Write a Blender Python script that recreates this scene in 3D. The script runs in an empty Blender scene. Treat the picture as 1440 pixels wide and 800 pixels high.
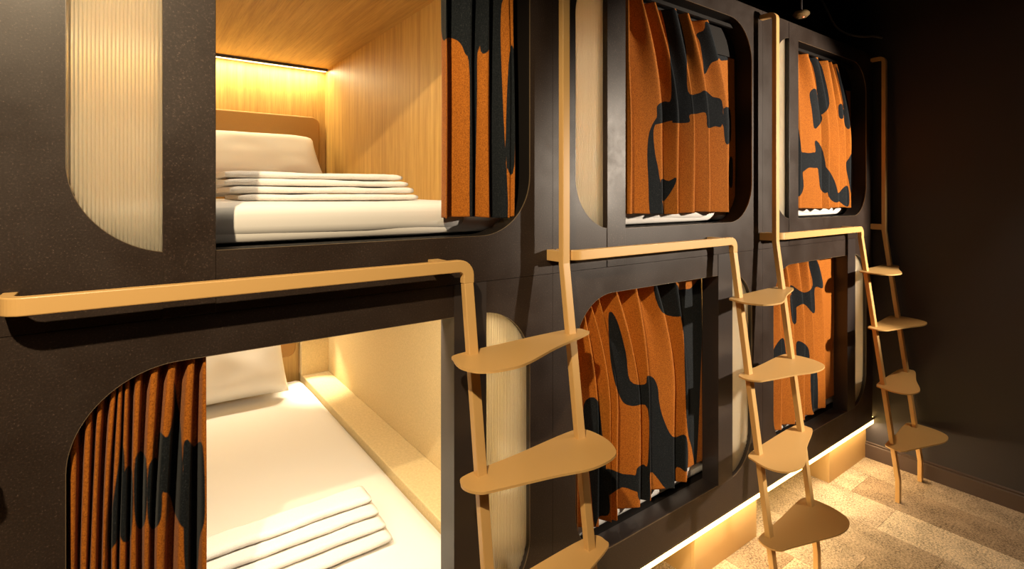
import bpy, bmesh, math, random
import numpy as np
from mathutils import Vector, noise

random.seed(4)
S = bpy.context.scene
COL = S.collection
PI = math.pi

# ------------------------------------------------------------------ camera, world, lights, exposure
CAM_Y, CAM_Z, YAW, FPX, HOR = -1.2, 1.545, math.radians(53.8), 732.0, 275.0
cam_d = bpy.data.cameras.new('camera')
cam = bpy.data.objects.new('camera', cam_d)
COL.objects.link(cam)
cam.location = (0, CAM_Y, CAM_Z)
cam.rotation_euler = (PI / 2, 0, YAW - PI / 2)
cam_d.sensor_width = 36
cam_d.lens = 36 * FPX / 1440
cam_d.shift_y = -(400 - HOR) / 1440
cam_d.clip_start = 0.02
S.camera = cam

w = bpy.data.worlds.new('world')
S.world = w
w.use_nodes = True
w.node_tree.nodes['Background'].inputs[0].default_value = (1.0, 0.8, 0.65, 1)
w.node_tree.nodes['Background'].inputs[1].default_value = 0.0

vs = S.view_settings
vs.view_transform = 'Standard'
vs.look = 'None'
vs.gamma = 1.0
vs.use_curve_mapping = False
vs.exposure = 0.0


def spot(name, loc, target, watts, colour, angle, blend, radius):
    d = bpy.data.lights.new(name, 'SPOT')
    d.energy = watts
    d.color = colour
    d.spot_size = math.radians(angle)
    d.spot_blend = blend
    d.shadow_soft_size = radius
    o = bpy.data.objects.new(name, d)
    COL.objects.link(o)
    o.location = loc
    o.rotation_euler = (Vector(target) - Vector(loc)).to_track_quat('-Z', 'Y').to_euler()
    return o


def area(name, loc, target, watts, colour, sx, sy, up='Y'):
    d = bpy.data.lights.new(name, 'AREA')
    d.energy = watts
    d.color = colour
    d.shape = 'RECTANGLE'
    d.size, d.size_y = sx, sy
    o = bpy.data.objects.new(name, d)
    COL.objects.link(o)
    o.location = loc
    o.rotation_euler = (Vector(target) - Vector(loc)).to_track_quat('-Z', up).to_euler()
    return o


WARM = (1.0, 0.86, 0.52)
# the aisle's ceiling spot above the nearest rail, and the lamp down the aisle near the end wall
spot('aisle_spot', (-0.45, -1.25, 2.56), (0.20, 0.0, 1.2), 215, (1.0, 0.78, 0.49), 80, 0.6, 0.022)
spot('aisle_lamp', (3.36, -1.86, 1.86), (2.44, 0.0, 1.46), 470, (1.0, 0.84, 0.66), 58, 0.32, 0.03)
spot('end_downlight', (3.28, -0.95, 2.50), (3.20, -0.42, 0.0), 60, (1.0, 0.82, 0.60), 34, 0.8, 0.03)
area('aisle_fill_light', (0.6, -2.0, 2.70), (0.6, -1.6, 0.0), 7.0, (1.0, 0.84, 0.66), 2.4, 0.3)  # weak ambient fill added to lift shadows on the bedding, no actual fixture

PITCH = 1.217


def off(k):
    return (k - 1) * PITCH


# ------------------------------------------------------------------ mesh helpers
def link(o, parent=None):
    COL.objects.link(o)
    if parent is not None:
        o.parent = parent
    return o


def tag(o, label=None, cat=None, group=None, kind=None):
    if label: o['label'] = label
    if cat: o['category'] = cat
    if group: o['group'] = group
    if kind: o['kind'] = kind
    return o


def empty(name, loc=(0, 0, 0)):
    o = bpy.data.objects.new(name, None)
    o.empty_display_size = 0.05
    o.location = loc
    return link(o)


def mesh_obj(name, verts, faces, mat, parent=None, smooth=False, mats=None, midx=None, origin=None):
    me = bpy.data.meshes.new(name)
    pl = (0, 0, 0)
    if parent is not None:
        pl = parent.matrix_world.translation if parent.parent else parent.location
        if parent.parent:
            p = parent
            pl = Vector((0, 0, 0))
            while p is not None:
                pl = pl + p.location
                p = p.parent
    verts = np.array(verts, dtype=float).reshape(-1, 3)
    pl = np.array(pl)
    if origin is None:
        origin = verts.mean(axis=0)
        origin[2] = verts[:, 2].min()
    origin = np.array(origin, dtype=float)
    me.from_pydata((verts - origin).tolist(), [], faces)
    for m in (mats or [mat]):
        me.materials.append(m)
    if midx is not None:
        me.polygons.foreach_set('material_index', np.array(midx, dtype=np.int32))
    me.polygons.foreach_set('use_smooth', [smooth] * len(me.polygons))
    me.update()
    o = bpy.data.objects.new(name, me)
    o.location = (origin - pl).tolist()
    return link(o, parent)


def box_vf(x0, x1, y0, y1, z0, z1):
    v = [(x0, y0, z0), (x1, y0, z0), (x1, y1, z0), (x0, y1, z0), (x0, y0, z1), (x1, y0, z1), (x1, y1, z1), (x0, y1, z1)]
    f = [(0, 3, 2, 1), (4, 5, 6, 7), (0, 1, 5, 4), (1, 2, 6, 5), (2, 3, 7, 6), (3, 0, 4, 7)]
    return v, f


def bevel(o, wd=0.003, seg=2, angle=True):
    m = o.modifiers.new('bevel', 'BEVEL')
    m.width = wd
    m.segments = seg
    m.limit_method = 'ANGLE'
    m.angle_limit = math.radians(40)
    return o


def box(name, x0, x1, y0, y1, z0, z1, mat, parent=None, bv=0.0):
    v, f = box_vf(x0, x1, y0, y1, z0, z1)
    o = mesh_obj(name, v, f, mat, parent)
    if bv: bevel(o, bv)
    return o


def rounded_loop(x0, x1, z0, z1, r, n=20):
    """corner radii r = (bl, br, tr, tl); returns points (x, z, corner index) counter-clockwise from the front"""
    pts = []
    for ci, (cx, cz, sx, sz, a0) in enumerate(((x0, z0, 1, 1, PI), (x1, z0, -1, 1, 1.5 * PI), (x1, z1, -1, -1, 0), (x0, z1, 1, -1, 0.5 * PI))):
        rr = max(r[ci], 1e-4)
        m = n if r[ci] > 0.005 else 2
        ox, oz = cx + sx * rr, cz + sz * rr
        for i in range(m + 1):
            a = a0 + i / m * PI / 2
            pts.append((ox + rr * math.cos(a), oz + rr * math.sin(a), ci))
    return pts


def holed_panel(name, X0, X1, Z0, Z1, hole, r, y0, y1, mats, parent):
    lp = rounded_loop(*hole, r)
    outer = [(X0, Z0), (X1, Z0), (X1, Z1), (X0, Z1)]
    v, f, mi = [], [], []
    n = len(lp)
    for y in (y0, y1):
        v += [(x, y, z) for x, z, c in lp] + [(x, y, z) for x, z in outer]
    B = n + 4
    for i in range(n):
        j = (i + 1) % n
        a, b = n + lp[i][2], n + lp[j][2]
        if a == b:
            f += [(i, a, j), (B + j, B + a, B + i)]
            mi += [0, 0]
        else:
            f += [(i, a, b, j), (B + j, B + b, B + a, B + i)]
            mi += [0, 0]
        f.append((i, j, B + j, B + i))
        mi.append(1)
    for c in range(4):
        a, b = n + c, n + (c + 1) % 4
        f.append((a, B + a, B + b, b))
        mi.append(0)
    return mesh_obj(name, v, f, None, parent, mats=mats, midx=mi)


def edge_trim(name, hole, r, y0, y1, t, mat, parent):
    """thin band lining the rim of an opening"""
    lp = rounded_loop(*hole, r)
    cx, cz = (hole[0] + hole[1]) / 2, (hole[2] + hole[3]) / 2
    inn = rounded_loop(hole[0] + t, hole[1] - t, hole[2] + t, hole[3] - t, [max(q - t, 0.0002) if q > 0.005 else q for q in r])
    n = len(lp)
    v = []
    for y in (y0, y1):
        v += [(x, y, z) for x, z, c in lp] + [(x, y, z) for x, z, c in inn]
    f = []
    for i in range(n):
        j = (i + 1) % n
        f += [(i, j, n + j, n + i), (n + i, n + j, 3 * n + j, 3 * n + i), (2 * n + j, 2 * n + i, 3 * n + i, 3 * n + j), (j, i, 2 * n + i, 2 * n + j)]
    return mesh_obj(name, v, f, mat, parent)


def sweep(name, path, wd, ht, mat, parent, up=(0, 0, 1), smooth=False, bv=0.002):
    """rectangular bar swept along a polyline; wd across, ht along the transported 'up'"""
    P = [Vector(p) for p in path]
    n = len(P)
    T = []
    for i in range(n):
        a = (P[i] - P[i - 1]).normalized() if i else None
        b = (P[i + 1] - P[i]).normalized() if i < n - 1 else None
        T.append(((a + b).normalized() if a and b else (a or b), a, b))
    u = Vector(up)
    v, f = [], []
    prev = None
    for i in range(n):
        t, a, b = T[i]
        seg = a or b
        if prev is not None:
            q = prev.rotation_difference(seg)
            u = q @ u
        prev = seg
        u = (u - seg * u.dot(seg)).normalized()
        s = seg.cross(u)
        ring = []
        for cu, cs in ((-1, -1), (1, -1), (1, 1), (-1, 1)):
            p = P[i] + u * cu * ht / 2 + s * cs * wd / 2
            # slide along the incoming segment on to the mitre plane
            den = seg.dot(t)
            p = p - seg * ((p - P[i]).dot(t) / den)
            ring.append(p)
        v += ring
        if i:
            o = 4 * (i - 1)
            for k in range(4):
                l = (k + 1) % 4
                f.append((o + k, o + l, o + 4 + l, o + 4 + k))
    f.append((3, 2, 1, 0))
    e = 4 * (n - 1)
    f.append((e, e + 1, e + 2, e + 3))
    o = mesh_obj(name, [tuple(p) for p in v], f, mat, parent)
    fix_normals(o)
    if bv: bevel(o, bv, 2)
    return o


def fix_normals(o):
    bm = bmesh.new()
    bm.from_mesh(o.data)
    bmesh.ops.recalc_face_normals(bm, faces=bm.faces[:])
    bm.to_mesh(o.data)
    bm.free()


def tube(name, path, r, mat, parent=None, seg=10):
    P = [Vector(p) for p in path]
    v, f = [], []
    u = None
    for i, p in enumerate(P):
        t = (P[min(i + 1, len(P) - 1)] - P[max(i - 1, 0)]).normalized()
        if u is None:
            u = t.orthogonal().normalized()
        u = (u - t * u.dot(t)).normalized()
        s = t.cross(u)
        for k in range(seg):
            a = 2 * PI * k / seg
            v.append(p + (u * math.cos(a) + s * math.sin(a)) * r)
        if i:
            for k in range(seg):
                l = (k + 1) % seg
                f.append(((i - 1) * seg + k, (i - 1) * seg + l, i * seg + l, i * seg + k))
    f.append(tuple(range(seg))[::-1])
    f.append(tuple(range((len(P) - 1) * seg, len(P) * seg)))
    o = mesh_obj(name, [tuple(p) for p in v], f, mat, parent, smooth=True)
    fix_normals(o)
    return o


def lathe(name, prof, centre, mat, parent=None, seg=32, axis='z'):
    v, f = [], []
    for r, h in prof:
        for k in range(seg):
            a = 2 * PI * k / seg
            v.append((centre[0] + r * math.cos(a), centre[1] + r * math.sin(a), centre[2] + h))
    for i in range(len(prof) - 1):
        for k in range(seg):
            l = (k + 1) % seg
            f.append((i * seg + k, i * seg + l, (i + 1) * seg + l, (i + 1) * seg + k))
    f.append(tuple(range(seg))[::-1])
    f.append(tuple(range((len(prof) - 1) * seg, len(prof) * seg)))
    o = mesh_obj(name, v, f, mat, parent, smooth=False)
    fix_normals(o)
    return o


def smooth_path(pts, n=8, closed=False):
    """Catmull-Rom through the points"""
    P = [np.array(p, float) for p in pts]
    m = len(P)
    out = []
    rng = range(m) if closed else range(m - 1)
    for i in rng:
        p0 = P[(i - 1) % m] if closed or i > 0 else 2 * P[0] - P[1]
        p1, p2 = P[i], P[(i + 1) % m]
        p3 = P[(i + 2) % m] if closed or i + 2 < m else 2 * P[-1] - P[-2]
        for k in range(n):
            t = k / n
            out.append(0.5 * ((2 * p1) + (-p0 + p2) * t + (2 * p0 - 5 * p1 + 4 * p2 - p3) * t * t + (-p0 + 3 * p1 - 3 * p2 + p3) * t ** 3))
    if not closed:
        out.append(P[-1])
    return out


# ------------------------------------------------------------------ materials
def mat_new(name):
    m = bpy.data.materials.new(name)
    m.use_nodes = True
    nt = m.node_tree
    return m, nt, nt.nodes['Principled BSDF']


def N(nt, kind, **kw):
    n = nt.nodes.new(kind)
    for k, v in kw.items():
        if k in n.inputs.keys():
            n.inputs[k].default_value = v
        else:
            setattr(n, k, v)
    return n


def coords(nt, scale=(1, 1, 1), rot=(0, 0, 0)):
    g = nt.nodes.new('ShaderNodeNewGeometry')
    mp = nt.nodes.new('ShaderNodeMapping')
    mp.inputs['Scale'].default_value = scale
    mp.inputs['Rotation'].default_value = rot
    nt.links.new(g.outputs['Position'], mp.inputs['Vector'])
    return mp.outputs['Vector']


def ramp(nt, fac, stops):
    r = nt.nodes.new('ShaderNodeValToRGB')
    els = r.color_ramp.elements
    while len(els) < len(stops):
        els.new(0.5)
    for e, (p, c) in zip(els, stops):
        e.position = p
        e.color = (*c, 1)
    nt.links.new(fac, r.inputs['Fac'])
    return r.outputs['Color']


def noise_tex(nt, vec, scale, detail=4, rough=0.6):
    n = N(nt, 'ShaderNodeTexNoise')
    n.inputs['Scale'].default_value = scale
    n.inputs['Detail'].default_value = detail
    n.inputs['Roughness'].default_value = rough
    nt.links.new(vec, n.inputs['Vector'])
    return n.outputs['Fac']


def bump(nt, bsdf, height, strength, dist=0.002):
    b = nt.nodes.new('ShaderNodeBump')
    b.inputs['Strength'].default_value = strength
    b.inputs['Distance'].default_value = dist
    nt.links.new(height, b.inputs['Height'])
    nt.links.new(b.outputs['Normal'], bsdf.inputs['Normal'])


def plain(name, colour, rough=0.5, metal=0.0, spec=0.5, nscale=0, nstr=0.0, var=0.0):
    m, nt, b = mat_new(name)
    b.inputs['Base Color'].default_value = (*colour, 1)
    b.inputs['Roughness'].default_value = rough
    b.inputs['Metallic'].default_value = metal
    b.inputs['Specular IOR Level'].default_value = spec
    if nscale:
        vec = coords(nt)
        h = noise_tex(nt, vec, nscale, 4, 0.65)
        if nstr: bump(nt, b, h, nstr, 0.001)
        if var:
            c = ramp(nt, h, [(0.25, tuple(q * (1 - var) for q in colour)), (0.75, tuple(min(1, q * (1 + var)) for q in colour))])
            nt.links.new(c, b.inputs['Base Color'])
    return m


def mat_powder():
    """dark textured powder coat with pale flecks in its grain"""
    m, nt, b = mat_new('dark_textured_coat')
    vec = coords(nt)
    big = noise_tex(nt, vec, 5.0, 5, 0.65)
    fine = noise_tex(nt, vec, 270, 3, 0.7)
    c1 = ramp(nt, big, [(0.3, (0.024, 0.0155, 0.0115)), (0.7, (0.034, 0.0230, 0.0180))])
    c2 = ramp(nt, fine, [(0.30, (0.72, 0.72, 0.72)), (0.55, (1.0, 1.0, 1.0)), (0.62, (1.3, 1.3, 1.3)), (0.70, (3.4, 3.4, 3.4))])
    mx = N(nt, 'ShaderNodeMixRGB', blend_type='MULTIPLY')
    mx.inputs['Fac'].default_value = 1.0
    nt.links.new(c1, mx.inputs['Color1']); nt.links.new(c2, mx.inputs['Color2'])
    nt.links.new(mx.outputs['Color'], b.inputs['Base Color'])
    r = N(nt, 'ShaderNodeMapRange')
    r.inputs['To Min'].default_value = 0.36; r.inputs['To Max'].default_value = 0.50
    r.inputs['From Min'].default_value = 0.35; r.inputs['From Max'].default_value = 0.65
    nt.links.new(big, r.inputs['Value'])
    nt.links.new(r.outputs['Result'], b.inputs['Roughness'])
    b.inputs['Specular IOR Level'].default_value = 0.30
    bump(nt, b, fine, 0.12, 0.0006)
    return m


def mat_oak(name, axis):
    m, nt, b = mat_new(name)
    sc = {'z': (26, 26, 1.3), 'y': (26, 1.3, 26), 'x': (1.3, 26, 26)}[axis]
    vec = coords(nt, sc)
    grain = noise_tex(nt, vec, 1.6, 6, 0.6)
    sc2 = {'z': (160, 160, 3), 'y': (160, 3, 160), 'x': (3, 160, 160)}[axis]
    pores = noise_tex(nt, coords(nt, sc2), 2.2, 4, 0.7)
    c1 = ramp(nt, grain, [(0.28, (0.44, 0.245, 0.062)), (0.5, (0.56, 0.335, 0.092)), (0.72, (0.66, 0.42, 0.13))])
    c2 = ramp(nt, pores, [(0.32, (0.70, 0.62, 0.52)), (0.5, (1, 1, 1))])
    mx = N(nt, 'ShaderNodeMixRGB', blend_type='MULTIPLY')
    mx.inputs['Fac'].default_value = 0.8
    nt.links.new(c1, mx.inputs['Color1']); nt.links.new(c2, mx.inputs['Color2'])
    nt.links.new(mx.outputs['Color'], b.inputs['Base Color'])
    b.inputs['Roughness'].default_value = 0.5
    bump(nt, b, pores, 0.15, 0.0006)
    return m


def mat_weave(name, colour, scale=500, strength=0.5, rough=0.9, var=0.12):
    m, nt, b = mat_new(name)
    vec = coords(nt)
    h1 = noise_tex(nt, coords(nt, (1, 1, 0.25)), scale, 2, 0.6)
    h2 = noise_tex(nt, coords(nt, (0.25, 0.25, 1)), scale, 2, 0.6)
    a = N(nt, 'ShaderNodeMath', operation='ADD')
    nt.links.new(h1, a.inputs[0]); nt.links.new(h2, a.inputs[1])
    hf = N(nt, 'ShaderNodeMath', operation='MULTIPLY'); hf.inputs[1].default_value = 0.5
    nt.links.new(a.outputs[0], hf.inputs[0])
    c = ramp(nt, hf.outputs[0], [(0.35, tuple(q * (1 - var) for q in colour)), (0.65, tuple(min(1, q * (1 + var)) for q in colour))])
    nt.links.new(c, b.inputs['Base Color'])
    b.inputs['Roughness'].default_value = rough
    b.inputs['Specular IOR Level'].default_value = 0.2
    bump(nt, b, hf.outputs[0], strength, 0.0012)
    return m


def mat_curtain():
    """printed curtain cloth: the print is stored on the cloth as the attribute 'navy_print'"""
    m, nt, b = mat_new('printed_curtain_cloth')
    at = N(nt, 'ShaderNodeAttribute')
    at.attribute_name = 'navy_print'
    vec = coords(nt)
    fine = noise_tex(nt, vec, 300, 4, 0.85)
    co = ramp(nt, fine, [(0.36, (0.19, 0.054, 0.005)), (0.62, (0.50, 0.158, 0.016))])
    cn = ramp(nt, fine, [(0.38, (0.003, 0.005, 0.007)), (0.58, (0.011, 0.014, 0.017)), (0.68, (0.045, 0.048, 0.050))])
    sh = N(nt, 'ShaderNodeMapRange')
    sh.inputs['From Min'].default_value = 0.45; sh.inputs['From Max'].default_value = 0.55
    nt.links.new(at.outputs['Fac'], sh.inputs['Value'])
    mx = N(nt, 'ShaderNodeMixRGB')
    nt.links.new(sh.outputs['Result'], mx.inputs['Fac'])
    nt.links.new(co, mx.inputs['Color1']); nt.links.new(cn, mx.inputs['Color2'])
    nt.links.new(mx.outputs['Color'], b.inputs['Base Color'])
    b.inputs['Roughness'].default_value = 0.8
    b.inputs['Specular IOR Level'].default_value = 0.12
    b.inputs['Sheen Weight'].default_value = 0.05
    bump(nt, b, fine, 0.4, 0.001)
    return m


def mat_glass():
    m, nt, b = mat_new('reeded_glass')
    b.inputs['Base Color'].default_value = (0.98, 0.96, 0.90, 1)
    b.inputs['Roughness'].default_value = 0.22
    b.inputs['Transmission Weight'].default_value = 1.0
    b.inputs['IOR'].default_value = 1.35
    tr = N(nt, 'ShaderNodeBsdfTranslucent')
    tr.inputs['Color'].default_value = (0.97, 0.94, 0.85, 1)
    mx = N(nt, 'ShaderNodeMixShader')
    mx.inputs['Fac'].default_value = 0.52
    df = N(nt, 'ShaderNodeBsdfDiffuse')
    df.inputs['Color'].default_value = (0.82, 0.75, 0.58, 1)
    m2 = N(nt, 'ShaderNodeMixShader')
    m2.inputs['Fac'].default_value = 0.30
    nt.links.new(tr.outputs[0], m2.inputs[1]); nt.links.new(df.outputs[0], m2.inputs[2])
    out = nt.nodes['Material Output']
    nt.links.new(b.outputs[0], mx.inputs[1]); nt.links.new(m2.outputs[0], mx.inputs[2])
    nt.links.new(mx.outputs[0], out.inputs['Surface'])
    return m


def mat_emit(name, colour, strength):
    m, nt, b = mat_new(name)
    b.inputs['Base Color'].default_value = (0.8, 0.7, 0.5, 1)
    b.inputs['Emission Color'].default_value = (*colour, 1)
    b.inputs['Emission Strength'].default_value = strength
    return m


def mat_carpet(name, colour):
    m, nt, b = mat_new(name)
    vec = coords(nt)
    h = noise_tex(nt, vec, 120, 5, 0.85)
    g = noise_tex(nt, vec, 9, 3, 0.6)
    a = N(nt, 'ShaderNodeMath', operation='MULTIPLY_ADD')
    a.inputs[1].default_value = 0.25
    nt.links.new(g, a.inputs[0]); nt.links.new(h, a.inputs[2])
    c = ramp(nt, a.outputs[0], [(0.50, tuple(q * 0.28 for q in colour)), (0.62, colour), (0.74, tuple(min(1, q * 1.5) for q in colour))])
    nt.links.new(c, b.inputs['Base Color'])
    b.inputs['Roughness'].default_value = 0.95
    b.inputs['Specular IOR Level'].default_value = 0.1
    bump(nt, b, h, 0.9, 0.004)
    return m


M_COAT = mat_powder()
M_BLACK = plain('black_lining', (0.010, 0.008, 0.007), 0.6, spec=0.15, nscale=90, nstr=0.1)
M_JAMB = plain('brown_black_lining', (0.030, 0.023, 0.021), 0.38, nscale=300, nstr=0.15)
M_OAK_Z = mat_oak('oak_veneer_upright', 'z')
M_OAK_Y = mat_oak('oak_veneer_lengthwise', 'y')
M_LEATHER = plain('tan_leather', (0.36, 0.18, 0.036), 0.55, nscale=220, nstr=0.15, var=0.06)
M_WALLCLOTH = mat_weave('beige_wall_cloth', (0.62, 0.48, 0.26), 380, 0.6)
M_SHEET = plain('white_bed_linen', (0.76, 0.73, 0.69), 0.85, spec=0.2, nscale=700, nstr=0.08)
M_TOWEL = plain('white_terry', (0.74, 0.70, 0.66), 0.95, spec=0.1, nscale=420, nstr=0.9, var=0.10)
M_TAN = plain('tan_painted_steel', (0.62, 0.375, 0.135), 0.42, nscale=500, nstr=0.06)
M_BASE = plain('tan_laminate', (0.55, 0.36, 0.15), 0.5, nscale=300, nstr=0.05)
M_TRIM = plain('bronze_edge', (0.14, 0.10, 0.06), 0.35)
M_GLASS = mat_glass()
M_CURT = mat_curtain()
M_LED = mat_emit('led_diffuser_warm', (1.0, 0.78, 0.42), 5.0)
M_LED2 = mat_emit('led_diffuser_plinth', (1.0, 0.64, 0.20), 12.0)
M_RED = mat_emit('red_indicator', (1.0, 0.12, 0.03), 2.0)
M_WALL = plain('near_black_wall_paint', (0.031, 0.027, 0.031), 0.6, nscale=200, nstr=0.1, var=0.05)
M_SKIRT = plain('brown_skirting_paint', (0.075, 0.050, 0.040), 0.5)
M_CEIL = plain('black_ceiling_paint', (0.016, 0.011, 0.010), 0.8, nscale=40, nstr=0.1)
M_PIPE = plain('dark_painted_pipe', (0.05, 0.035, 0.033), 0.5)
M_CABLE = plain('grey_cable_sheath', (0.16, 0.13, 0.10), 0.5)
M_DUCT = plain('dark_painted_duct', (0.05, 0.030, 0.024), 0.6)
M_BRASS = plain('aged_brass', (0.30, 0.20, 0.09), 0.45, metal=0.5)

# ------------------------------------------------------------------ the setting
ZS, ZB, ZT = 1.309, 0.253, 2.360       # seam between the tiers, underside and top of the pod fronts
XE = 3.515                             # end wall
CEIL = 2.72
fl = box('floor', -1.6, XE, -2.4, 2.15, -0.06, -0.012, mat_carpet('carpet_base', (0.30, 0.215, 0.13)))
tag(fl, kind='structure')
tones = [mat_carpet('carpet_oatmeal', (0.66, 0.55, 0.40)), mat_carpet('carpet_brown', (0.36, 0.27, 0.185)), mat_carpet('carpet_sand', (0.54, 0.43, 0.31)), mat_carpet('carpet_taupe', (0.45, 0.35, 0.245))]
rows = {0: (0.16, 3), 1: (-0.05, 1), 2: (-0.25, 0), 3: (-0.50, 2), 4: (-0.30, 3), 5: (-0.12, 0), 6: (-0.50, 1), 7: (-0.2, 2), 8: (-0.4, 0)}
planks = {}
for i in range(9):
    x1 = XE - 0.228 - 0.25 * (i - 1) if i else XE - 0.001
    x0 = XE - 0.228 if i == 0 else x1 - 0.25
    seam, tn = rows[i]
    seq = [(seam - 1.0, seam, tn), (seam, seam + 1.0, (2, 2, 2, 3, 2, 1, 2, 3, 2)[i]), (seam - 2.0, seam - 1.0, (1, 3, 1, 2, 0, 3, 2, 1, 3)[i])]
    for (a, b, t) in seq:
        a2, b2 = max(a, -2.2), min(b, 0.6)
        if b2 - a2 < 0.05: continue
        if i == 0 and t == 2 and a < -0.9: t = 1
        o = box('carpet_plank', x0 + 0.0008, x1 - 0.0008, a2 + 0.0008, b2 - 0.0008, -0.012, 0.0, tones[t], fl)
we = box('wall_right', XE, XE + 0.1, -2.4, 2.15, 0.0, CEIL, M_WALL); tag(we, kind='structure')
bb = mesh_obj('baseboard_right', [(XE, -2.4, 0), (XE - 0.014, -2.4, 0), (XE - 0.014, -2.4, 0.078), (XE - 0.007, -2.4, 0.082), (XE - 0.010, -2.4, 0.090), (XE, -2.4, 0.094),
                                  (XE, 0.6, 0), (XE - 0.014, 0.6, 0), (XE - 0.014, 0.6, 0.078), (XE - 0.007, 0.6, 0.082), (XE - 0.010, 0.6, 0.090), (XE, 0.6, 0.094)],
              [(i, i + 1, i + 7, i + 6) for i in range(5)] + [(5, 0, 6, 11), (5, 4, 3, 2, 1, 0), (6, 7, 8, 9, 10, 11)], M_SKIRT)
fix_normals(bb); tag(bb, kind='structure')
tag(box('wall_back', -1.6, XE, 2.15, 2.25, 0.0, CEIL, M_WALL), kind='structure')
tag(box('wall_front', -1.6, XE, -2.5, -2.4, 0.0, CEIL, M_WALL), kind='structure')
tag(box('ceiling', -1.6, XE, -2.4, 2.15, CEIL, CEIL + 0.1, M_CEIL), kind='structure')
XL = 1.031 - PITCH + 0.0005
tag(box('wall_left', -1.6, XL - 0.004, 0.0, 0.08, 0.0, CEIL, M_COAT), kind='structure')

# ------------------------------------------------------------------ the sleeping pods
GL, PL, OL, RR = -0.093, 0.049, 0.138, 0.944       # glass left, post, opening left, opening right (upper; nearest pod)
LP0, LP1 = 0.688, 0.790                            # lower post
SILL_U, TOP_U, SILL_L, TOP_L = 1.434, 2.286, 0.377, 1.224
RAD = 0.17


def reeded_pane(name, x0, x1, z0, z1, side, parent, y0=0.016, t=0.006, ribs=24, seg=8):
    """ribbed glass; its outer edge (side -1 left, +1 right) follows the rounded corners of the opening"""
    v, f = [], []
    n = ribs * seg
    pit = (x1 - x0) / ribs
    hole = (GL, RR)
    def lim(x, xo):
        if side < 0: d = xo + RAD - x
        else: d = x - (xo - RAD)
        d = max(0.0, min(d, RAD))
        return RAD - math.sqrt(max(RAD * RAD - d * d, 0))
    xo = x0 if side < 0 else x1
    for i in range(n + 1):
        x = x0 + (x1 - x0) * i / n
        ph = (i % seg) / seg
        y = y0 + 0.0022 - 0.0022 * abs(math.sin(PI * i / seg))
        c = lim(x, xo) - 0.003
        lo, hi = z0 + max(c, -0.003), z1 - max(c, -0.003)
        v += [(x, y, lo), (x, y, hi), (x, y0 + t, lo), (x, y0 + t, hi)]
        if i:
            a, b = 4 * (i - 1), 4 * i
            f += [(a, b, b + 1, a + 1), (a + 2, a + 3, b + 3, b + 2), (a, a + 2, b + 2, b), (a + 1, b + 1, b + 3, a + 3)]
    f += [(0, 1, 3, 2), (4 * n, 4 * n + 2, 4 * n + 3, 4 * n + 1)]
    o = mesh_obj(name, v, f, M_GLASS, parent, smooth=False)
    fix_normals(o)
    return o


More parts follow.
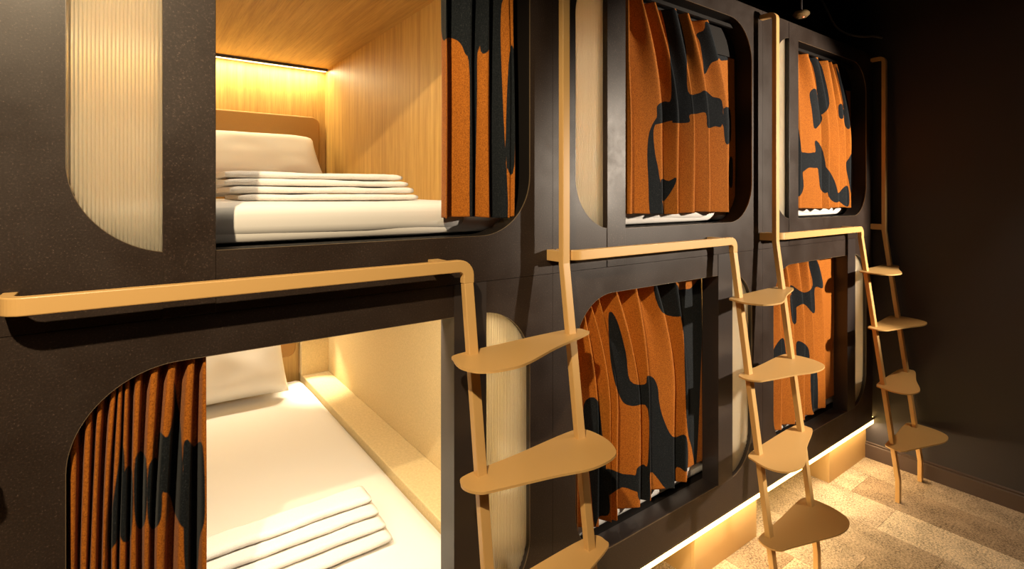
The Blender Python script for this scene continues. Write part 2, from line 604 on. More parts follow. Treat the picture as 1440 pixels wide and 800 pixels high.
def make_pod(k, tier, label):
    dx = off(k)
    X0, X1 = 1.031 - PITCH + dx + 0.0006, 1.031 + dx - 0.0006
    r = empty('sleeping_pod', (0.43 + dx, 0.0, ZB if tier == 'L' else ZS))
    tag(r, label, 'sleeping pod', 'sleeping pods in two tiers')
    gl, rr = GL + dx, RR + dx
    yi = 0.072
    if tier == 'U':
        z0, z1, hz0, hz1 = ZS + 0.0006, ZT, SILL_U, TOP_U
        holed_panel('front_panel', X0, X1, z0, z1, (gl, rr, hz0, hz1), (RAD, RAD, RAD, RAD), 0.0, yi, [M_COAT, M_BLACK], r)
        edge_trim('edge_trim', (gl, rr, hz0, hz1), (RAD,) * 4, -0.0006, 0.003, 0.0010, M_TRIM, r)
        box('divider_post', PL + dx, OL + dx, -0.002, 0.05, z0, z1 - 0.002, M_COAT, r, 0.001)
        reeded_pane('reeded_pane', gl, PL + dx, hz0, hz1, -1, r)
        ci, ba = 2.297, 1.434
    else:
        z0, z1, hz0, hz1 = ZB, ZS - 0.0006, SILL_L, TOP_L
        holed_panel('front_panel', X0, X1, z0, z1, (gl, rr, hz0, hz1), (RAD, RAD, RAD, RAD), 0.0, yi, [M_COAT, M_JAMB], r)
        edge_trim('edge_trim', (gl, rr, hz0, hz1), (RAD,) * 4, -0.0006, 0.003, 0.0010, M_TRIM, r)
        box('divider_post', LP0 + dx, LP1 + dx, -0.002, yi, hz0 - 0.001, z1, M_JAMB, r, 0.001)
        reeded_pane('reeded_pane', LP1 + dx, rr, hz0, hz1, 1, r)
        ci, ba = 1.285, 0.377
    wl, wr = gl - 0.003, rr + 0.001
    oak = tier == 'U'
    ms = M_OAK_Z if oak else M_WALLCLOTH
    box('side_wall', wl - 0.02, wl, yi, 2.0, ba - 0.1, ci + 0.015, ms, r)
    box('side_wall', wr, wr + 0.02, yi, 2.0, ba - 0.1, ci + 0.015, ms, r)
    box('back_wall', wl, wr, 2.0, 2.02, ba - 0.1, ci + 0.015, M_OAK_Z, r)
    box('ceiling_panel', wl, wr, yi, 2.0, ci, ci + 0.015, M_OAK_Y if oak else M_WALLCLOTH, r)
    px0, px1 = (wr - 0.004, wr - 0.0005) if oak else (wl + 0.0005, wl + 0.004)
    box('pocket_lining', px0, px1, yi, 0.34, ba, ci - 0.02, M_BLACK, r)  # in lower pods added to block the glow beside the curtain
    if oak: box('added_header_sheet', OL + dx, wr - 0.004, 0.074, 0.080, 2.15, ci - 0.001, M_BLACK, r)  # black sheet added to keep the gap over the curtain dark
    box('bed_base', wl, wr, yi, 2.0, ba - 0.1, ba - 0.004, M_BLACK, r)
    # light slot along the back of the ceiling
    box('light_strip', wl + 0.01, wr - 0.004, 1.955, 1.985, ci - 0.012, ci - 0.001, M_LED, r)
    box('light_baffle', wl + 0.005, wr - 0.002, 1.943, 1.952, ci - 0.014, ci, M_JAMB, r)
    if k == 1: box('unseen_front_strip', wl + 0.01, wr - 0.15, 0.075, 0.095, ci - 0.012, ci - 0.001, M_LED, r)  # strip hidden behind the header; in the upper pod added as fill
    # leather headboard with rounded top corners
    hz = (1.50, 2.008) if oak else (0.62, 1.16)
    lp = rounded_loop(wl + 0.04, rr - 0.041 if oak else rr - 0.175, hz[0], hz[1], (0.045,) * 4, 8)
    n = len(lp)
    v = [(x, 1.965, z) for x, z, c in lp] + [(x, 1.999, z) for x, z, c in lp]
    f = [tuple(range(n)), tuple(range(2 * n - 1, n - 1, -1))] + [(i, n + i, n + (i + 1) % n, (i + 1) % n) for i in range(n)]
    hb = mesh_obj('headboard', v, f, M_LEATHER, r)
    fix_normals(hb); bevel(hb, 0.008, 3)
    if not oak:
        box('ledge', rr - 0.148, wr, yi, 2.0, ba - 0.004, 0.508, M_WALLCLOTH, r, 0.004)
        box('corner_column', rr - 0.152, wr, 1.93, 1.999, 0.508, ci, M_WALLCLOTH, r, 0.002)
        fx = box('reading_lamp', rr - 0.11, rr - 0.06, 1.90, 1.935, 0.925, 0.945, M_TRIM, r, 0.002)
    return r


def pod_lights(k, tier, watts, spotw=0.0, front=0.0):
    dx = off(k)
    ci = 2.297 if tier == 'U' else 1.285
    xm = (GL + RR) / 2 + dx
    area('pod_light', (xm, 1.935, ci - 0.016), (xm, 1.93, ci - 1.0), watts, WARM if tier == 'U' else (1.0, 0.87, 0.62), 1.0, 0.03, 'Y')
    if front:
        area('unseen_front_light', (xm - 0.07, 0.085, ci - 0.016), (xm - 0.07, 0.55, ci - 1.0), front, (1.0, 0.88, 0.66), 0.86, 0.02, 'Y')  # in the upper pod an added fill for the bed front
    if spotw:
        spot('reading_spot', (RR - 0.085 + dx, 1.885, 0.920), (RR - 0.13 + dx, 1.70, 0.508), spotw, (1.0, 0.84, 0.56), 52, 0.7, 0.012)


PODS = {
    (1, 'U'): 'upper pod with its curtain drawn aside, oak-lined inside, white bed and leather headboard',
    (1, 'L'): 'lower pod below the oak-lined one, beige cloth walls, side ledge and white bed',
    (2, 'U'): 'middle upper pod with drawn orange curtain, reeded glass beside it, over long rail',
    (2, 'L'): 'middle lower pod with arched opening and drawn curtain, between the first and second ladders',
    (3, 'U'): 'upper pod nearest the dark end wall with narrow-looking drawn orange curtain',
    (3, 'L'): 'lower pod nearest the dark end wall, behind the second ladder, curtain mostly drawn',
}
for (k, t), lab in PODS.items():
    make_pod(k, t, lab)
pod_lights(1, 'U', 8.0, 0.0, 6.5)
pod_lights(1, 'L', 9.5, 32.0, 10.5)
pod_lights(2, 'U', 26.0)
pod_lights(2, 'L', 32.0)
pod_lights(3, 'U', 26.0)
pod_lights(3, 'L', 40.0)

# ------------------------------------------------------------------ plinth boxes and the light line under the pods
lab = {1: 'tan plinth box under the nearest lower pod', 2: 'tan plinth box lit gold under the middle pod, behind the second ladder', 3: 'short glowing tan plinth box in the corner by the end wall'}
for k in (1, 2, 3):
    x0, x1 = 0.613 + 1.2075 * (k - 1), 0.613 + 1.2075 * (k - 1) + (0.468 if k < 3 else XE - 0.613 - 1.2075 * 2 - 0.001)
    p = empty('plinth_box', ((x0 + x1) / 2, 0.05, 0))
    tag(p, lab[k], 'plinth', 'plinth boxes under the pods')
    box('front_board', x0, x1, 0.050, 0.068, 0.0, 0.250, M_BASE, p, 0.001)
    box('side_board', x0, x0 + 0.018, 0.068, 0.55, 0.0, 0.250, M_BASE, p)
    box('side_board', x1 - 0.018, x1, 0.068, 0.55, 0.0, 0.250, M_BASE, p)
tag(box('trim_1', -1.6, XE, 0.551, 0.57, 0.0, 0.253, M_BLACK), kind='structure')
ls = empty('light_line', (1.0, 0.02, 0.24))
tag(ls, 'glowing warm LED line under the lower edge of the lower pods', 'light strip')
box('diffuser', -1.55, XE - 0.004, 0.010, 0.030, 0.212, 0.250, M_LED2, ls)
box('housing', -1.55, XE - 0.004, 0.003, 0.0095, 0.240, 0.2525, M_JAMB, ls)
area('plinth_light', (1.0, 0.020, 0.2105), (1.0, -1.1, -1.0), 25.0, (1.0, 0.76, 0.47), 5.0, 0.016, 'Y')

# ------------------------------------------------------------------ ladders with their rails
STILE_W, STILE_D, RAIL_H = 0.027, 0.020, 0.034
YM = -0.065                        # middle of bars in front of the pods
ZR = 1.368


def lean(z):
    """middle of a stile in Y at height z"""
    if z >= ZR: return YM
    if z <= 0.11: return -0.232
    return YM + (ZR - z) / (ZR - 0.11) * (-0.232 - YM)


def make_tread(name, xl, xr, z, odd, parent, last=False):
    wd = xr - xl
    y = lean(z)
    if odd:
        pts = [(-0.020, 0.022), (-0.048, -0.010), (-0.062, -0.070), (-0.040, -0.120), (0.020, -0.139), (0.085, -0.132), (wd * 0.62, -0.078), (wd + 0.025, -0.028), (wd + 0.045, 0.000), (wd + 0.036, 0.030), (wd - 0.03, 0.040), (wd * 0.4, 0.034)]
    else:
        g = 0.012 if last else 0.0
        pts = [(-0.015, 0.022), (-0.045, 0.000), (-0.050, -0.030), (-0.030, -0.062), (0.010, -0.075), (wd * 0.42, -0.108 - g), (wd * 0.72, -0.138 - g), (wd - 0.010, -0.128 - g), (wd + 0.030, -0.080 - g), (wd + 0.042, -0.020), (wd + 0.028, 0.035), (wd - 0.03, 0.045), (wd * 0.4, 0.030)]
    lp = smooth_path([(xl + a, y + b) for a, b in pts], 5, True)
    n = len(lp)
    v = [(p[0], p[1], z) for p in lp] + [(p[0], p[1], z - 0.006) for p in lp]
    f = [tuple(range(n)), tuple(range(2 * n - 1, n - 1, -1))] + [(i, n + i, n + (i + 1) % n, (i + 1) % n) for i in range(n)]
    o = mesh_obj(name, v, f, M_TAN, parent)
    fix_normals(o)
    return o


def make_ladder(k, label):
    xl, xr = 0.676 + 1.2165 * (k - 1), 1.006 + 1.214 * (k - 1)
    if k == 0: xl, xr = xl - 0.055, xr - 0.055
    r = empty('ladder', ((xl + xr) / 2, -0.2, 0.0))
    tag(r, label, 'ladder', 'tan ladders in front of the pods')
    # hand rail: out of the wall, round a bend, along the pod, down into the left stile
    rx = 1.054 - PITCH + off(k)
    xs = xl + STILE_W / 2
    path = [(rx, 0.0, ZR), (rx, YM + 0.028, ZR)]
    for i in range(1, 11):
        a = i / 10 * PI / 2
        path.append((rx + 0.028 * (1 - math.cos(a)), YM + 0.028 - 0.028 * math.sin(a), ZR))
    cr = 0.026
    path.append((xs - cr, YM, ZR))
    for i in range(1, 7):
        a = i / 6 * PI / 2
        path.append((xs - cr + cr * math.sin(a), YM, ZR - cr + cr * math.cos(a)))
    path.append((xs, YM, ZR - 0.045))
    sweep('rail', path, STILE_D, 0.030, M_TAN, r, (0, 0, 1))
    # left stile, below the rail
    zt = ZR - 0.045
    sweep('stile', [(xs, YM, zt), (xs, lean(0.11), 0.11), (xs, lean(0.11), 0.0)], STILE_W, STILE_D, M_TAN, r, (0, -1, 0))
    # right stile runs on up to the top of the pods, then bends back to them
    xs2 = xr + STILE_W / 2
    top = 2.325
    pth = [(xs2, lean(0.1), 0.0), (xs2, lean(0.1), 0.11), (xs2, YM, ZR - 0.02), (xs2, YM, top - 0.022)]
    for i in range(1, 6):
        a = i / 5 * PI / 2
        pth.append((xs2, YM + 0.022 * (1 - math.cos(a)), top - 0.022 + 0.022 * math.sin(a)))
    pth.append((xs2, 0.0, top))
    sweep('stile', pth, STILE_W, STILE_D, M_TAN, r, (0, -1, 0))
    box('standoff', xr + 0.001, xr + STILE_W - 0.001, YM + 0.008, 0.0, ZR - 0.017, ZR + 0.015, M_TAN, r, 0.0015)
    box('standoff', xs - 0.078, xs - 0.048, YM + 0.008, 0.0, ZR - 0.012, ZR + 0.014, M_TAN, r, 0.0015)
    for i, z in enumerate((1.150, 0.865, 0.575, 0.285)):
        make_tread('tread', xl, xr + STILE_W, z, i % 2 == 0, r, i == 3)
    return r


make_ladder(0, 'nearest tan ladder, mostly out of view past the near end of the rail')
make_ladder(1, 'tan ladder between the open pods and the middle pods, large leaf-shaped treads')
make_ladder(2, 'tan ladder between middle pods and last pods, its four treads all visible')
make_ladder(3, 'farthest tan ladder, standing in front of the dark end wall on carpet')

# ------------------------------------------------------------------ bedding
def soft_box(name, x0, x1, y0, y1, z0, z1, rad, mat, parent=None, n=(26, 40, 6), amp=0.004, seed=0.0, puff=0.0, freq=5.0):
    """a box with rounded edges and gentle unevenness"""
    bm = bmesh.new()
    bmesh.ops.create_cube(bm, size=1.0)
    bmesh.ops.subdivide_edges(bm, edges=bm.edges[:], cuts=12, use_grid_fill=True)
    me = bpy.data.meshes.new(name)
    hx, hy, hz = (x1 - x0) / 2, (y1 - y0) / 2, (z1 - z0) / 2
    rx = min(rad, hx, hy, hz)
    c = Vector(((x0 + x1) / 2, (y0 + y1) / 2, (z0 + z1) / 2))
    vs_, idx = [], {}
    for i, vv in enumerate(bm.verts):
        # denser towards the edges so that the rounding is smooth
        p = Vector([math.copysign(abs(q * 2) ** 0.45, q) for q in vv.co])
        q = Vector((p.x * hx, p.y * hy, p.z * hz))
        inn = Vector((max(-hx + rx, min(hx - rx, q.x)), max(-hy + rx, min(hy - rx, q.y)), max(-hz + rx, min(hz - rx, q.z))))
        d = q - inn
        if d.length > 1e-9:
            q = inn + d.normalized() * rx
        if puff and q.z > 0:
            q.z += puff * (1 - (q.x / hx) ** 2) * (1 - (q.y / hy) ** 2)
        w_ = q + c
        nz = noise.noise(Vector((w_.x * freq + seed, w_.y * freq, w_.z * freq)))
        if q.z > -hz + 0.002:
            q += (d.normalized() if d.length > 1e-9 else Vector((0, 0, 1))) * nz * amp
        vs_.append(tuple(q + c))
        idx[vv] = i
    fs = [tuple(idx[vv] for vv in ff.verts) for ff in bm.faces]
    bm.free()
    o = mesh_obj(name, vs_, fs, mat, parent, smooth=True)
    fix_normals(o)
    return o


def make_pillow(name, c, wx, hy, th, tilt, mat, seed):
    """pillow of width wx, height hy, thickness th, leaning back by tilt (radians from flat); c = middle of its bottom edge"""
    n, m = 36, 28
    v, f = [], []
    for side in (1, -1):
        for j in range(m + 1):
            for i in range(n + 1):
                a, b = i / n * 2 - 1, j / m * 2 - 1
                e = (1 - abs(a) ** 5) ** 0.5 * (1 - abs(b) ** 5) ** 0.5
                pin = 1 - 0.035 * (1 - b * b) * 0
                x = a * wx / 2 * (1 - 0.05 * (1 - abs(a)) * 0) * (1 - 0.035 * (1 - b * b) * abs(a))
                y = b * hy / 2 * (1 - 0.05 * (1 - a * a) * abs(b))
                z = side * th / 2 * e ** 0.75
                z += 0.010 * noise.noise(Vector((a * 2.2 + seed, b * 2.2, side))) * e
                y2 = y + hy / 2
                v.append((c[0] + x, c[1] + y2 * math.cos(tilt) - z * math.sin(tilt), c[2] + th * 0.30 + y2 * math.sin(tilt) + z * math.cos(tilt)))
    K = (n + 1) * (m + 1)
    for s in (0, 1):
        for j in range(m):
            for i in range(n):
                a = s * K + j * (n + 1) + i
                q = (a, a + 1, a + n + 2, a + n + 1)
                f.append(q if s == 0 else q[::-1])
    o = mesh_obj(name, v, f, mat, None, smooth=True)
    bm = bmesh.new(); bm.from_mesh(o.data)
    bmesh.ops.remove_doubles(bm, verts=bm.verts[:], dist=1e-5)
    bmesh.ops.recalc_face_normals(bm, faces=bm.faces[:])
    bm.to_mesh(o.data); bm.free()
    for p in o.data.polygons: p.use_smooth = True
    return o


mats_lab = {
    (1, 'U'): 'white made-up mattress in the open oak-lined upper pod',
    (1, 'L'): 'white mattress in the lower pod with beige cloth walls and ledge',
    (2, 'U'): 'white mattress edge showing under the middle upper curtain',
    (2, 'L'): 'white bedding glimpsed past the hem of the middle lower curtain',
    (3, 'U'): 'white mattress edge showing under the upper curtain nearest the end wall',
    (3, 'L'): 'white bedding behind the lower curtain nearest the end wall',
}
for (k, t), lab_ in mats_lab.items():
    dx = off(k)
    if t == 'U':
        mt = soft_box('mattress', GL + dx + 0.004, RR + dx - 0.003, 0.106, 1.955, 1.431, 1.512, 0.03, M_SHEET, amp=0.003, seed=k)
        dv = soft_box('duvet', GL + dx + 0.012, RR + dx - 0.155, 0.096, 1.70, 1.446, 1.530, 0.035, M_SHEET, mt, amp=0.006, seed=k * 3.1, freq=4)
    else:
        mt = soft_box('mattress', GL + dx + 0.004, RR + dx - 0.150, 0.090, 1.955, 0.374, 0.490, 0.03, M_SHEET, amp=0.003, seed=k + 7)
        dv = soft_box('duvet', GL + dx + 0.006, RR + dx - 0.156, 0.084, 1.93, 0.400, 0.497, 0.035, M_SHEET, mt, amp=0.004, seed=k * 2.3, puff=0.018, freq=4)
    tag(mt, lab_, 'mattress', 'mattresses in the pods')

p1 = make_pillow('pillow', (0.50, 1.52, 1.515), 0.66, 0.44, 0.15, math.radians(42), M_SHEET, 1.3)
tag(p1, 'white pillow leaning on the leather headboard in the oak-lined upper pod', 'pillow', 'white pillows')
p2 = make_pillow('pillow', (0.33, 1.66, 0.49), 0.66, 0.44, 0.15, math.radians(58), M_SHEET, 5.3)
tag(p2, 'white pillow propped at the head of the lower bed', 'pillow', 'white pillows')


def make_towel(x0, x1, y0, y1, z0, h, seed, rot=0.0):
    """a towel folded in half: rounded fold at the front, two leaves open at the back"""
    nx, prof = 36, []
    r = h / 2
    for i in range(13):
        a = -PI / 2 - i / 12 * PI
        prof.append((y0 + r + r * math.cos(a) * 1.15, z0 + r + r * math.sin(a)))
    # top leaf to the back, back edge, then the bottom leaf
    ny = 10
    top = [(y0 + r + (y1 - y0 - r) * i / ny, z0 + h) for i in range(1, ny + 1)]
    bot = [(y1 - (y1 - y0 - r) * i / ny, z0) for i in range(0, ny)]
    loop = prof + top + [(y1 + 0.004, z0 + h * 0.75), (y1 - 0.006, z0 + h * 0.5), (y1 + 0.002, z0 + h * 0.25)] + bot
    n = len(loop)
    cx, cy = (x0 + x1) / 2, (y0 + y1) / 2
    v, f = [], []
    for i in range(nx + 1):
        s = i / nx
        e = min(s, 1 - s) * (x1 - x0)
        sq = 1 - 0.35 * math.exp(-e / 0.006)
        for (y, z) in loop:
            x = x0 + (x1 - x0) * s
            zz = z0 + h / 2 + (z - z0 - h / 2) * sq
            d = noise.noise(Vector((x * 9 + seed, y * 9, z * 20)))
            d2 = noise.noise(Vector((x * 90 + seed, y * 90, z * 90)))
            yy = y + d * 0.004 + d2 * 0.0012
            zz = zz + (0.0035 * d if z > z0 + h * 0.4 else 0.0) + d2 * 0.0009
            c_, s_ = math.cos(rot), math.sin(rot)
            v.append((cx + (x - cx) * c_ - (yy - cy) * s_, cy + (x - cx) * s_ + (yy - cy) * c_, max(zz, z0)))
        if i:
            for q in range(n):
                l = (q + 1) % n
                f.append(((i - 1) * n + q, (i - 1) * n + l, i * n + l, i * n + q))
    f.append(tuple(range(n))); f.append(tuple(range(nx * n, (nx + 1) * n))[::-1])
    o = mesh_obj('folded_towel', v, f, M_TOWEL, None, smooth=True)
    fix_normals(o)
    for p in o.data.polygons: p.use_smooth = len(p.vertices) == 4
    return o


names = ['lowest', 'second from the bottom', 'third from the bottom', 'topmost']
for i in range(4):
    h = 0.0185
    o = make_towel((0.218, 0.200, 0.188, 0.190)[i], (0.712, 0.700, 0.684, 0.668)[i], 0.262 + 0.006 * i, 0.50, 1.5315 + i * (h + 0.0012), h * 0.95, i * 3.7, 0.0)
    tag(o, 'white folded towel, %s of the stack on the upper bed' % names[i], 'towel', 'towels stacked on the upper bed')
for i in range(4):
    h = 0.023
    o = make_towel((0.10, 0.10, 0.09, 0.085)[i], (0.628, 0.622, 0.615, 0.607)[i], 0.262 + 0.037 * i, 0.452, 0.512 + i * (h + 0.0012), h * 0.95, i * 2.9 + 20, 0.0)
    tag(o, 'white folded towel, %s of the stack on the lower bed' % names[i], 'towel', 'towels stacked on the lower bed')

# ------------------------------------------------------------------ curtains
def inv(u, v, Y):
    """point of the vertical plane at depth Y that the photograph shows at pixel (u, v)"""
    a = (u - 720) / FPX
    dx_ = math.cos(YAW) + a * math.sin(YAW)
    dy_ = math.sin(YAW) - a * math.cos(YAW)
    t = (Y - CAM_Y) / dy_
    return dx_ * t, CAM_Z + (HOR - v) / FPX * t


def outline_distance(px, pz, poly):
    """signed distance to a closed outline, positive inside"""
    x, z = poly[:, 0], poly[:, 1]
    res = np.zeros(px.shape, bool)
    best = np.full(px.shape, 9.0)
    j = len(poly) - 1
    for i in range(len(poly)):
        ex, ez = x[j] - x[i], z[j] - z[i]
        cond = ((z[i] > pz) != (z[j] > pz)) & (px < ex * (pz - z[i]) / (ez + 1e-12) + x[i])
        res ^= cond
        t = np.clip(((px - x[i]) * ex + (pz - z[i]) * ez) / (ex * ex + ez * ez + 1e-12), 0, 1)
        best = np.minimum(best, np.hypot(px - x[i] - t * ex, pz - z[i] - t * ez))
        j = i
    return np.where(res, best, -best)


def make_curtain(label, ridges_px, hem_v, ridges_top_px, top_v, z0, z1, blobs, org, sc, yf=0.014, yb=0.076, valley=0.25, soft=0.0, extra=(), end=None, start=None):
    """pleated curtain. ridges_px: where the pleats' front edges fall along the hem; blobs: outlines of the navy print"""
    rx = np.array([inv(u, hem_v, yf)[0] for u in ridges_px])
    rt = np.array([inv(u, top_v, yf)[0] for u in ridges_top_px])
    if end is not None:
        rx, rt = np.append(rx, end), np.append(rt, end)
    if start is not None:
        rx, rt = np.insert(rx, 0, start), np.insert(rt, 0, start)
    per, rows = 22, 200
    S_ = np.array([i + k / per for i in range(len(rx) - 1) for k in range(per)] + [len(rx) - 1.0])
    base = np.minimum(np.floor(S_).astype(int), len(rx) - 2)
    fr = S_ - base
    # 0 at a front edge, 1 at the back of the fold
    T = np.linspace(0, 1, rows)             # 0 hem, 1 top
    px_ = np.zeros((rows, len(S_))); py_ = np.zeros_like(px_); pz_ = np.zeros_like(px_)
    for r_, t in enumerate(T):
        q = max(0.0, (t - 0.45) / 0.55) ** 1.7
        R = rx + (rt - rx) * q
        wid = np.clip((R[base + 1] - R[base]) / 0.05, 0.15 + 0.5 * soft, 1.0)
        va = valley * (1 - 0.35 * q) if soft < 0.5 else valley
        ph = np.where(fr < va, fr / va, (1 - fr) / (1 - va))
        ph = np.clip(ph, 0, 1)
        if end is not None: ph = np.where(base == len(rx) - 2, np.clip(fr * 5, 0, 1), ph)
        if start is not None: ph = np.where(base == 0, np.clip((1 - fr) * 1.6, 0, 1), ph)
        sn = np.sin(ph * PI / 2)
        tu = np.clip((ph - 0.30) / 0.5, 0, 1)
        pinched = np.clip(ph / 0.55, 0, 1)
        pinched = 0.15 * ph + 0.85 * pinched * pinched * (3 - 2 * pinched)
        dd = soft * (0.10 * ph + 0.90 * tu * tu * (3 - 2 * tu)) + (1 - soft) * np.where(fr < va, 0.10 * ph + 0.90 * ph ** 2.2, 0.88 * ph + 0.12 * ph ** 2)
        x = R[base] + (R[base + 1] - R[base]) * fr
        if soft < 0.9: dd = dd + (pinched - dd) * 0.8 * q
        y = yf + (yb - yf) * wid * dd * (1.0 + (0.10 if soft < 0.9 else 0.0) * q)
        y = y + 0.0015 * np.sin(t * 8 + S_ * 2.1) + 0.004 * np.sin(S_ * 1.3) * (1 - q)
        px_[r_] = x + 0.0015 * np.sin(t * 6 + base * 1.7) * (1 - q)
        py_[r_] = np.maximum(y, 0.005)
        pz_[r_] = z0 + (z1 - z0) * t + 0.003 * np.sin(S_ * 1.7) * (1 - t)
    # the print, kept on the cloth as a distance to its outlines
    k_ = (yf - CAM_Y) / (py_ - CAM_Y)
    PX, PZ = px_ * k_, CAM_Z + (pz_ - CAM_Z) * k_
    mask = np.full(px_.shape, -9.0)
    for bl in blobs:
        poly = np.array(smooth_path([inv(org[0] + a / sc, org[1] + b / sc, yf) for a, b in bl], 4, True))
        mask = np.maximum(mask, outline_distance(PX, PZ, poly))
    for poly in extra:
        mask = np.maximum(mask, outline_distance(PX, PZ, np.array(smooth_path(poly, 6, True))))
    mask = np.clip(0.5 + mask / 0.02, 0, 1)
    nc = len(S_)
    v = np.stack([px_, py_, pz_], -1).reshape(-1, 3)
    back = v + np.array([0, 0.0016, 0])
    f = []
    for r_ in range(rows - 1):
        o0 = r_ * nc
        for c_ in range(nc - 1):
            f.append((o0 + c_, o0 + c_ + 1, o0 + nc + c_ + 1, o0 + nc + c_))
    o = mesh_obj('curtain', v, f, M_CURT, None, smooth=True)
    sol = o.modifiers.new('thickness', 'SOLIDIFY')
    sol.thickness = 0.0018
    sol.offset = 0
    at = o.data.attributes.new('navy_print', 'FLOAT', 'POINT')
    at.data.foreach_set('value', mask.reshape(-1).astype(np.float32))
    tag(o, label, 'curtain', 'orange and navy printed curtains')
    zt = z1 + 0.012
    box('curtain_rail', min(rx.min(), rt.min()) - 0.01, max(rx.max(), rt.max()) + 0.01, 0.034, 0.046, zt, zt + 0.014, M_BLACK, o)
    return o


HU, TU, HL, TL = 1.484, 2.246, 0.452, 1.255
# nearest upper pod: drawn aside
make_curtain('curtain gathered aside at the open oak-lined upper pod', [627, 664, 687, 716, 722], 305, [629, 666, 688, 714, 720], -250, HU, 2.262,
             [[(20, -30), (70, -40), (95, 0), (115, 35), (150, 52), (165, 62), (170, 140), (150, 180), (148, 350), (138, 760), (122, 760), (122, 260), (105, 180), (85, 142), (50, 128), (30, 130)],
              [(160, 60), (188, 75), (190, 165), (160, 175)],
              [(192, -60), (232, -60), (228, 110), (238, 400), (252, 760), (195, 760), (192, 400)],
              [(246, 420), (258, 180), (275, 200), (275, 560), (250, 570)]],
             (610, 0), 2.424, soft=0.5, end=RR + 0.002, extra=([(0.70, 1.98), (0.80, 2.02), (0.86, 2.12), (0.80, 2.20), (0.71, 2.16)],))
# nearest lower pod: gathered at the near side
make_curtain('curtain bunched at the near side of the open lower pod', [103, 117, 129, 146, 161, 172, 186, 206, 225, 258, 290], 790, [103, 130, 146, 166, 172, 180, 196, 220, 245, 272, 290], 505, HL - 0.02, TL,
             [[(203, 375), (220, 385), (214, 620), (178, 720), (165, 690)], [(215, 455), (250, 450), (246, 672), (205, 680)], [(258, 398), (300, 400), (298, 622), (258, 632)],
              [(308, 424), (350, 418), (352, 618), (306, 638)], [(345, 310), (375, 320), (395, 230), (398, 120), (410, 190), (425, 280), (438, 630), (405, 600), (380, 530), (350, 500)],
              [(445, 330), (470, 356), (505, 352), (512, 600), (494, 690), (482, 820), (440, 830), (432, 400)]],
             (90, 490), 2.58, yf=0.012, yb=0.080, soft=1.0, valley=0.5, start=GL - 0.002, extra=([(-0.08, 0.55), (-0.02, 0.50), (0.05, 0.56), (0.02, 0.64), (-0.05, 0.66)],))
# middle upper pod
make_curtain('drawn curtain in the middle upper pod, navy bands across wide orange pleats', [868, 888, 932, 953, 975, 998, 1026], 298,
             [866, 884, 902, 922, 950, 968, 996], 12, HU - 0.006, TU,
             [[(145, 10), (195, 30), (215, 70), (238, 180), (243, 320), (280, 328), (303, 318), (330, 340), (363, 355), (363, 440), (338, 444), (312, 448), (306, 398), (275, 400), (248, 405), (248, 430), (190, 432), (188, 424), (140, 436), (128, 440), (122, 470), (128, 540), (140, 600), (152, 700), (157, 760), (112, 760), (104, 640), (100, 540), (106, 470), (122, 430), (134, 410), (135, 372), (160, 356), (184, 345), (180, 200), (160, 80)],
              [(148, 632), (175, 636), (202, 624), (195, 655), (155, 708)],
              [(272, 120), (300, 105), (305, 75), (325, 90), (345, 140), (352, 205), (325, 222), (302, 262), (296, 220), (285, 150)],
              [(348, 130), (362, 135), (384, 205), (372, 212), (354, 206)],
              [(368, 388), (392, 388), (394, 490), (374, 500)], [(388, 560), (400, 560), (400, 650), (388, 650)]],
             (870, 0), 2.5, end=RR + off(2) + 0.002)
# middle lower pod
make_curtain('drawn curtain in the middle lower pod, navy wave running down its pleats', [812, 843, 860, 867, 899, 914, 950, 966], 700,
             [804, 812, 821, 837, 862, 892, 920, 950], 395, HL - 0.004, TL,
             [[(42, 375), (80, 365), (95, 470), (107, 580), (115, 680), (85, 692), (72, 720), (60, 600), (48, 480)],
              [(112, 120), (135, 140), (160, 230), (172, 310), (214, 320), (220, 297), (238, 303), (250, 330), (254, 370), (265, 415), (292, 468), (330, 466), (333, 562), (312, 555), (300, 560), (300, 630), (270, 612), (245, 580), (228, 570), (228, 650), (197, 645), (192, 600), (190, 560), (208, 545), (222, 540), (222, 390), (178, 382), (150, 368), (128, 310), (115, 230)],
              [(102, 560), (150, 572), (192, 580), (196, 622), (150, 610), (106, 632)],
              [(240, 40), (300, 35), (315, 90), (320, 128), (262, 118)],
              [(306, 66), (340, 52), (375, 40), (370, 300), (358, 545), (345, 500), (332, 440), (326, 300), (322, 180)]],
             (800, 380), 2.0, yf=0.014, yb=0.076, valley=0.22, end=LP0 + off(2) + 0.003)
# upper pod by the end wall
make_curtain('drawn curtain in the upper pod by the end wall', [1114, 1127, 1156, 1166, 1179, 1190, 1198], 292,
             [1112, 1122, 1136, 1150, 1164, 1169, 1177], 85, HU - 0.004, TU,
             [[(60, 360), (80, 430), (90, 560), (94, 662), (60, 670)], [(82, 500), (120, 497), (155, 498), (160, 560), (120, 562), (88, 578)],
              [(122, 228), (152, 210), (165, 300), (180, 345), (150, 388), (140, 370), (132, 300)], [(118, 60), (160, 75), (190, 150), (212, 275), (180, 322), (165, 300), (155, 200), (138, 110)],
              [(146, 440), (185, 495), (206, 662), (172, 660), (160, 560)], [(190, 560), (235, 620), (254, 715), (208, 692)], [(253, 282), (272, 282), (274, 338), (256, 336)],
              [(238, 95), (275, 190), (292, 250), (306, 380), (280, 370), (275, 280), (260, 200)], [(300, 520), (318, 500), (334, 600), (336, 708), (315, 700), (300, 630), (286, 550)],
              [(246, 690), (290, 642), (302, 690), (296, 738), (260, 718)]],
             (1100, 60), 3.2, valley=0.25, end=RR + off(3) + 0.002)
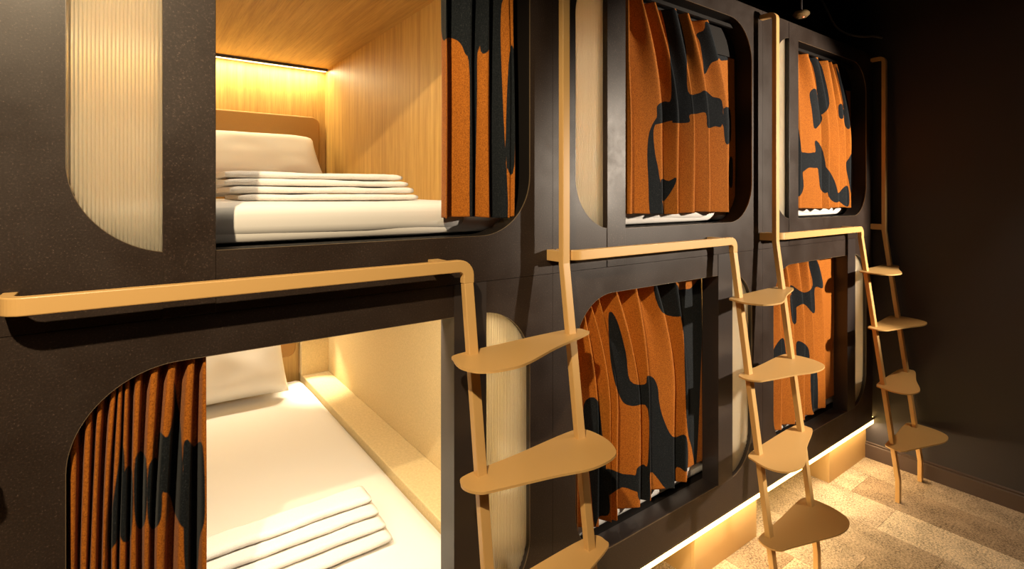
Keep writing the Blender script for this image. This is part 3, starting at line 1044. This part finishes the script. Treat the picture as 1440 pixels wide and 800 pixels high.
# lower pod by the end wall
make_curtain('curtain in the lower pod by the end wall, dark orange with few navy patches', [1085, 1100, 1118, 1131, 1143, 1160], 575,
             [1085, 1096, 1104, 1122, 1135, 1150], 372, HL - 0.004, TL,
             [[(92, 195), (114, 210), (118, 305), (100, 300)], [(92, 150), (150, 182), (186, 150), (168, 50), (205, 50), (230, 160), (195, 162), (194, 268), (150, 230), (115, 242), (104, 210)],
              [(20, 425), (62, 370), (75, 440), (80, 475), (25, 475)], [(120, 385), (166, 410), (170, 475), (124, 462)], [(178, 512), (204, 512), (207, 668), (184, 670)]],
             (1080, 350), 2.967, yf=0.014, yb=0.062, valley=0.25, end=LP0 + off(3) + 0.003)

# ------------------------------------------------------------------ under the ceiling
cb = tube('cable', smooth_path([(3.10, 0.16, 2.72), (3.085, 0.10, 2.60), (3.12, 0.06, 2.48), (3.20, 0.03, 2.44), (3.32, 0.0, 2.44), (3.42, -0.02, 2.455), (3.515, -0.03, 2.46)], 8), 0.006, M_CABLE)
tag(cb, 'pale cable looping down from the ceiling above the last pod', 'cable')
cb2 = tube('cable', smooth_path([(3.25, -0.52, 2.72), (3.27, -0.54, 2.62), (3.31, -0.60, 2.53), (3.36, -0.70, 2.48), (3.42, -0.85, 2.46), (3.46, -1.05, 2.50)], 8), 0.006, M_PIPE)
tag(cb2, 'dark cable sagging under the ceiling duct near the end wall', 'cable')
pp = tube('pipe', [(1.7, 0.55, 2.64), (3.515, 0.30, 2.62)], 0.018, M_PIPE)
tag(pp, 'dark pipe running under the ceiling above the pods', 'pipe')
pp2 = tube('pipe', [(3.30, -0.45, 2.55), (3.30, -2.3, 2.55)], 0.016, M_PIPE)
tag(pp2, 'dark pipe along the end wall beside the ceiling duct', 'pipe')
du = empty('duct', (3.0, -1.3, CEIL))
tag(du, 'dark square duct hung under the ceiling near the end wall', 'duct')
box('duct_body', 2.55, 3.10, -2.3, -0.45, 2.56, 2.719, M_DUCT, du, 0.004)
box('flange', 2.53, 3.12, -0.47, -0.44, 2.54, 2.719, M_PIPE, du, 0.003)
sd = empty('smoke_detector', (2.53, -0.03, 2.40))
tag(sd, 'small round detector with red light above the last upper pod', 'detector')
lathe('base', [(0.030, 0.020), (0.036, 0.012), (0.036, 0.004), (0.026, -0.006), (0.012, -0.010)], (2.56, -0.02, 2.395), M_BRASS, sd)
lathe('indicator', [(0.004, 0.0), (0.004, -0.005), (0.001, -0.007)], (2.555, -0.033, 2.390), M_RED, sd, 10)
tube('stem', [(2.56, -0.02, 2.415), (2.56, -0.02, CEIL)], 0.006, M_PIPE, sd, 8)
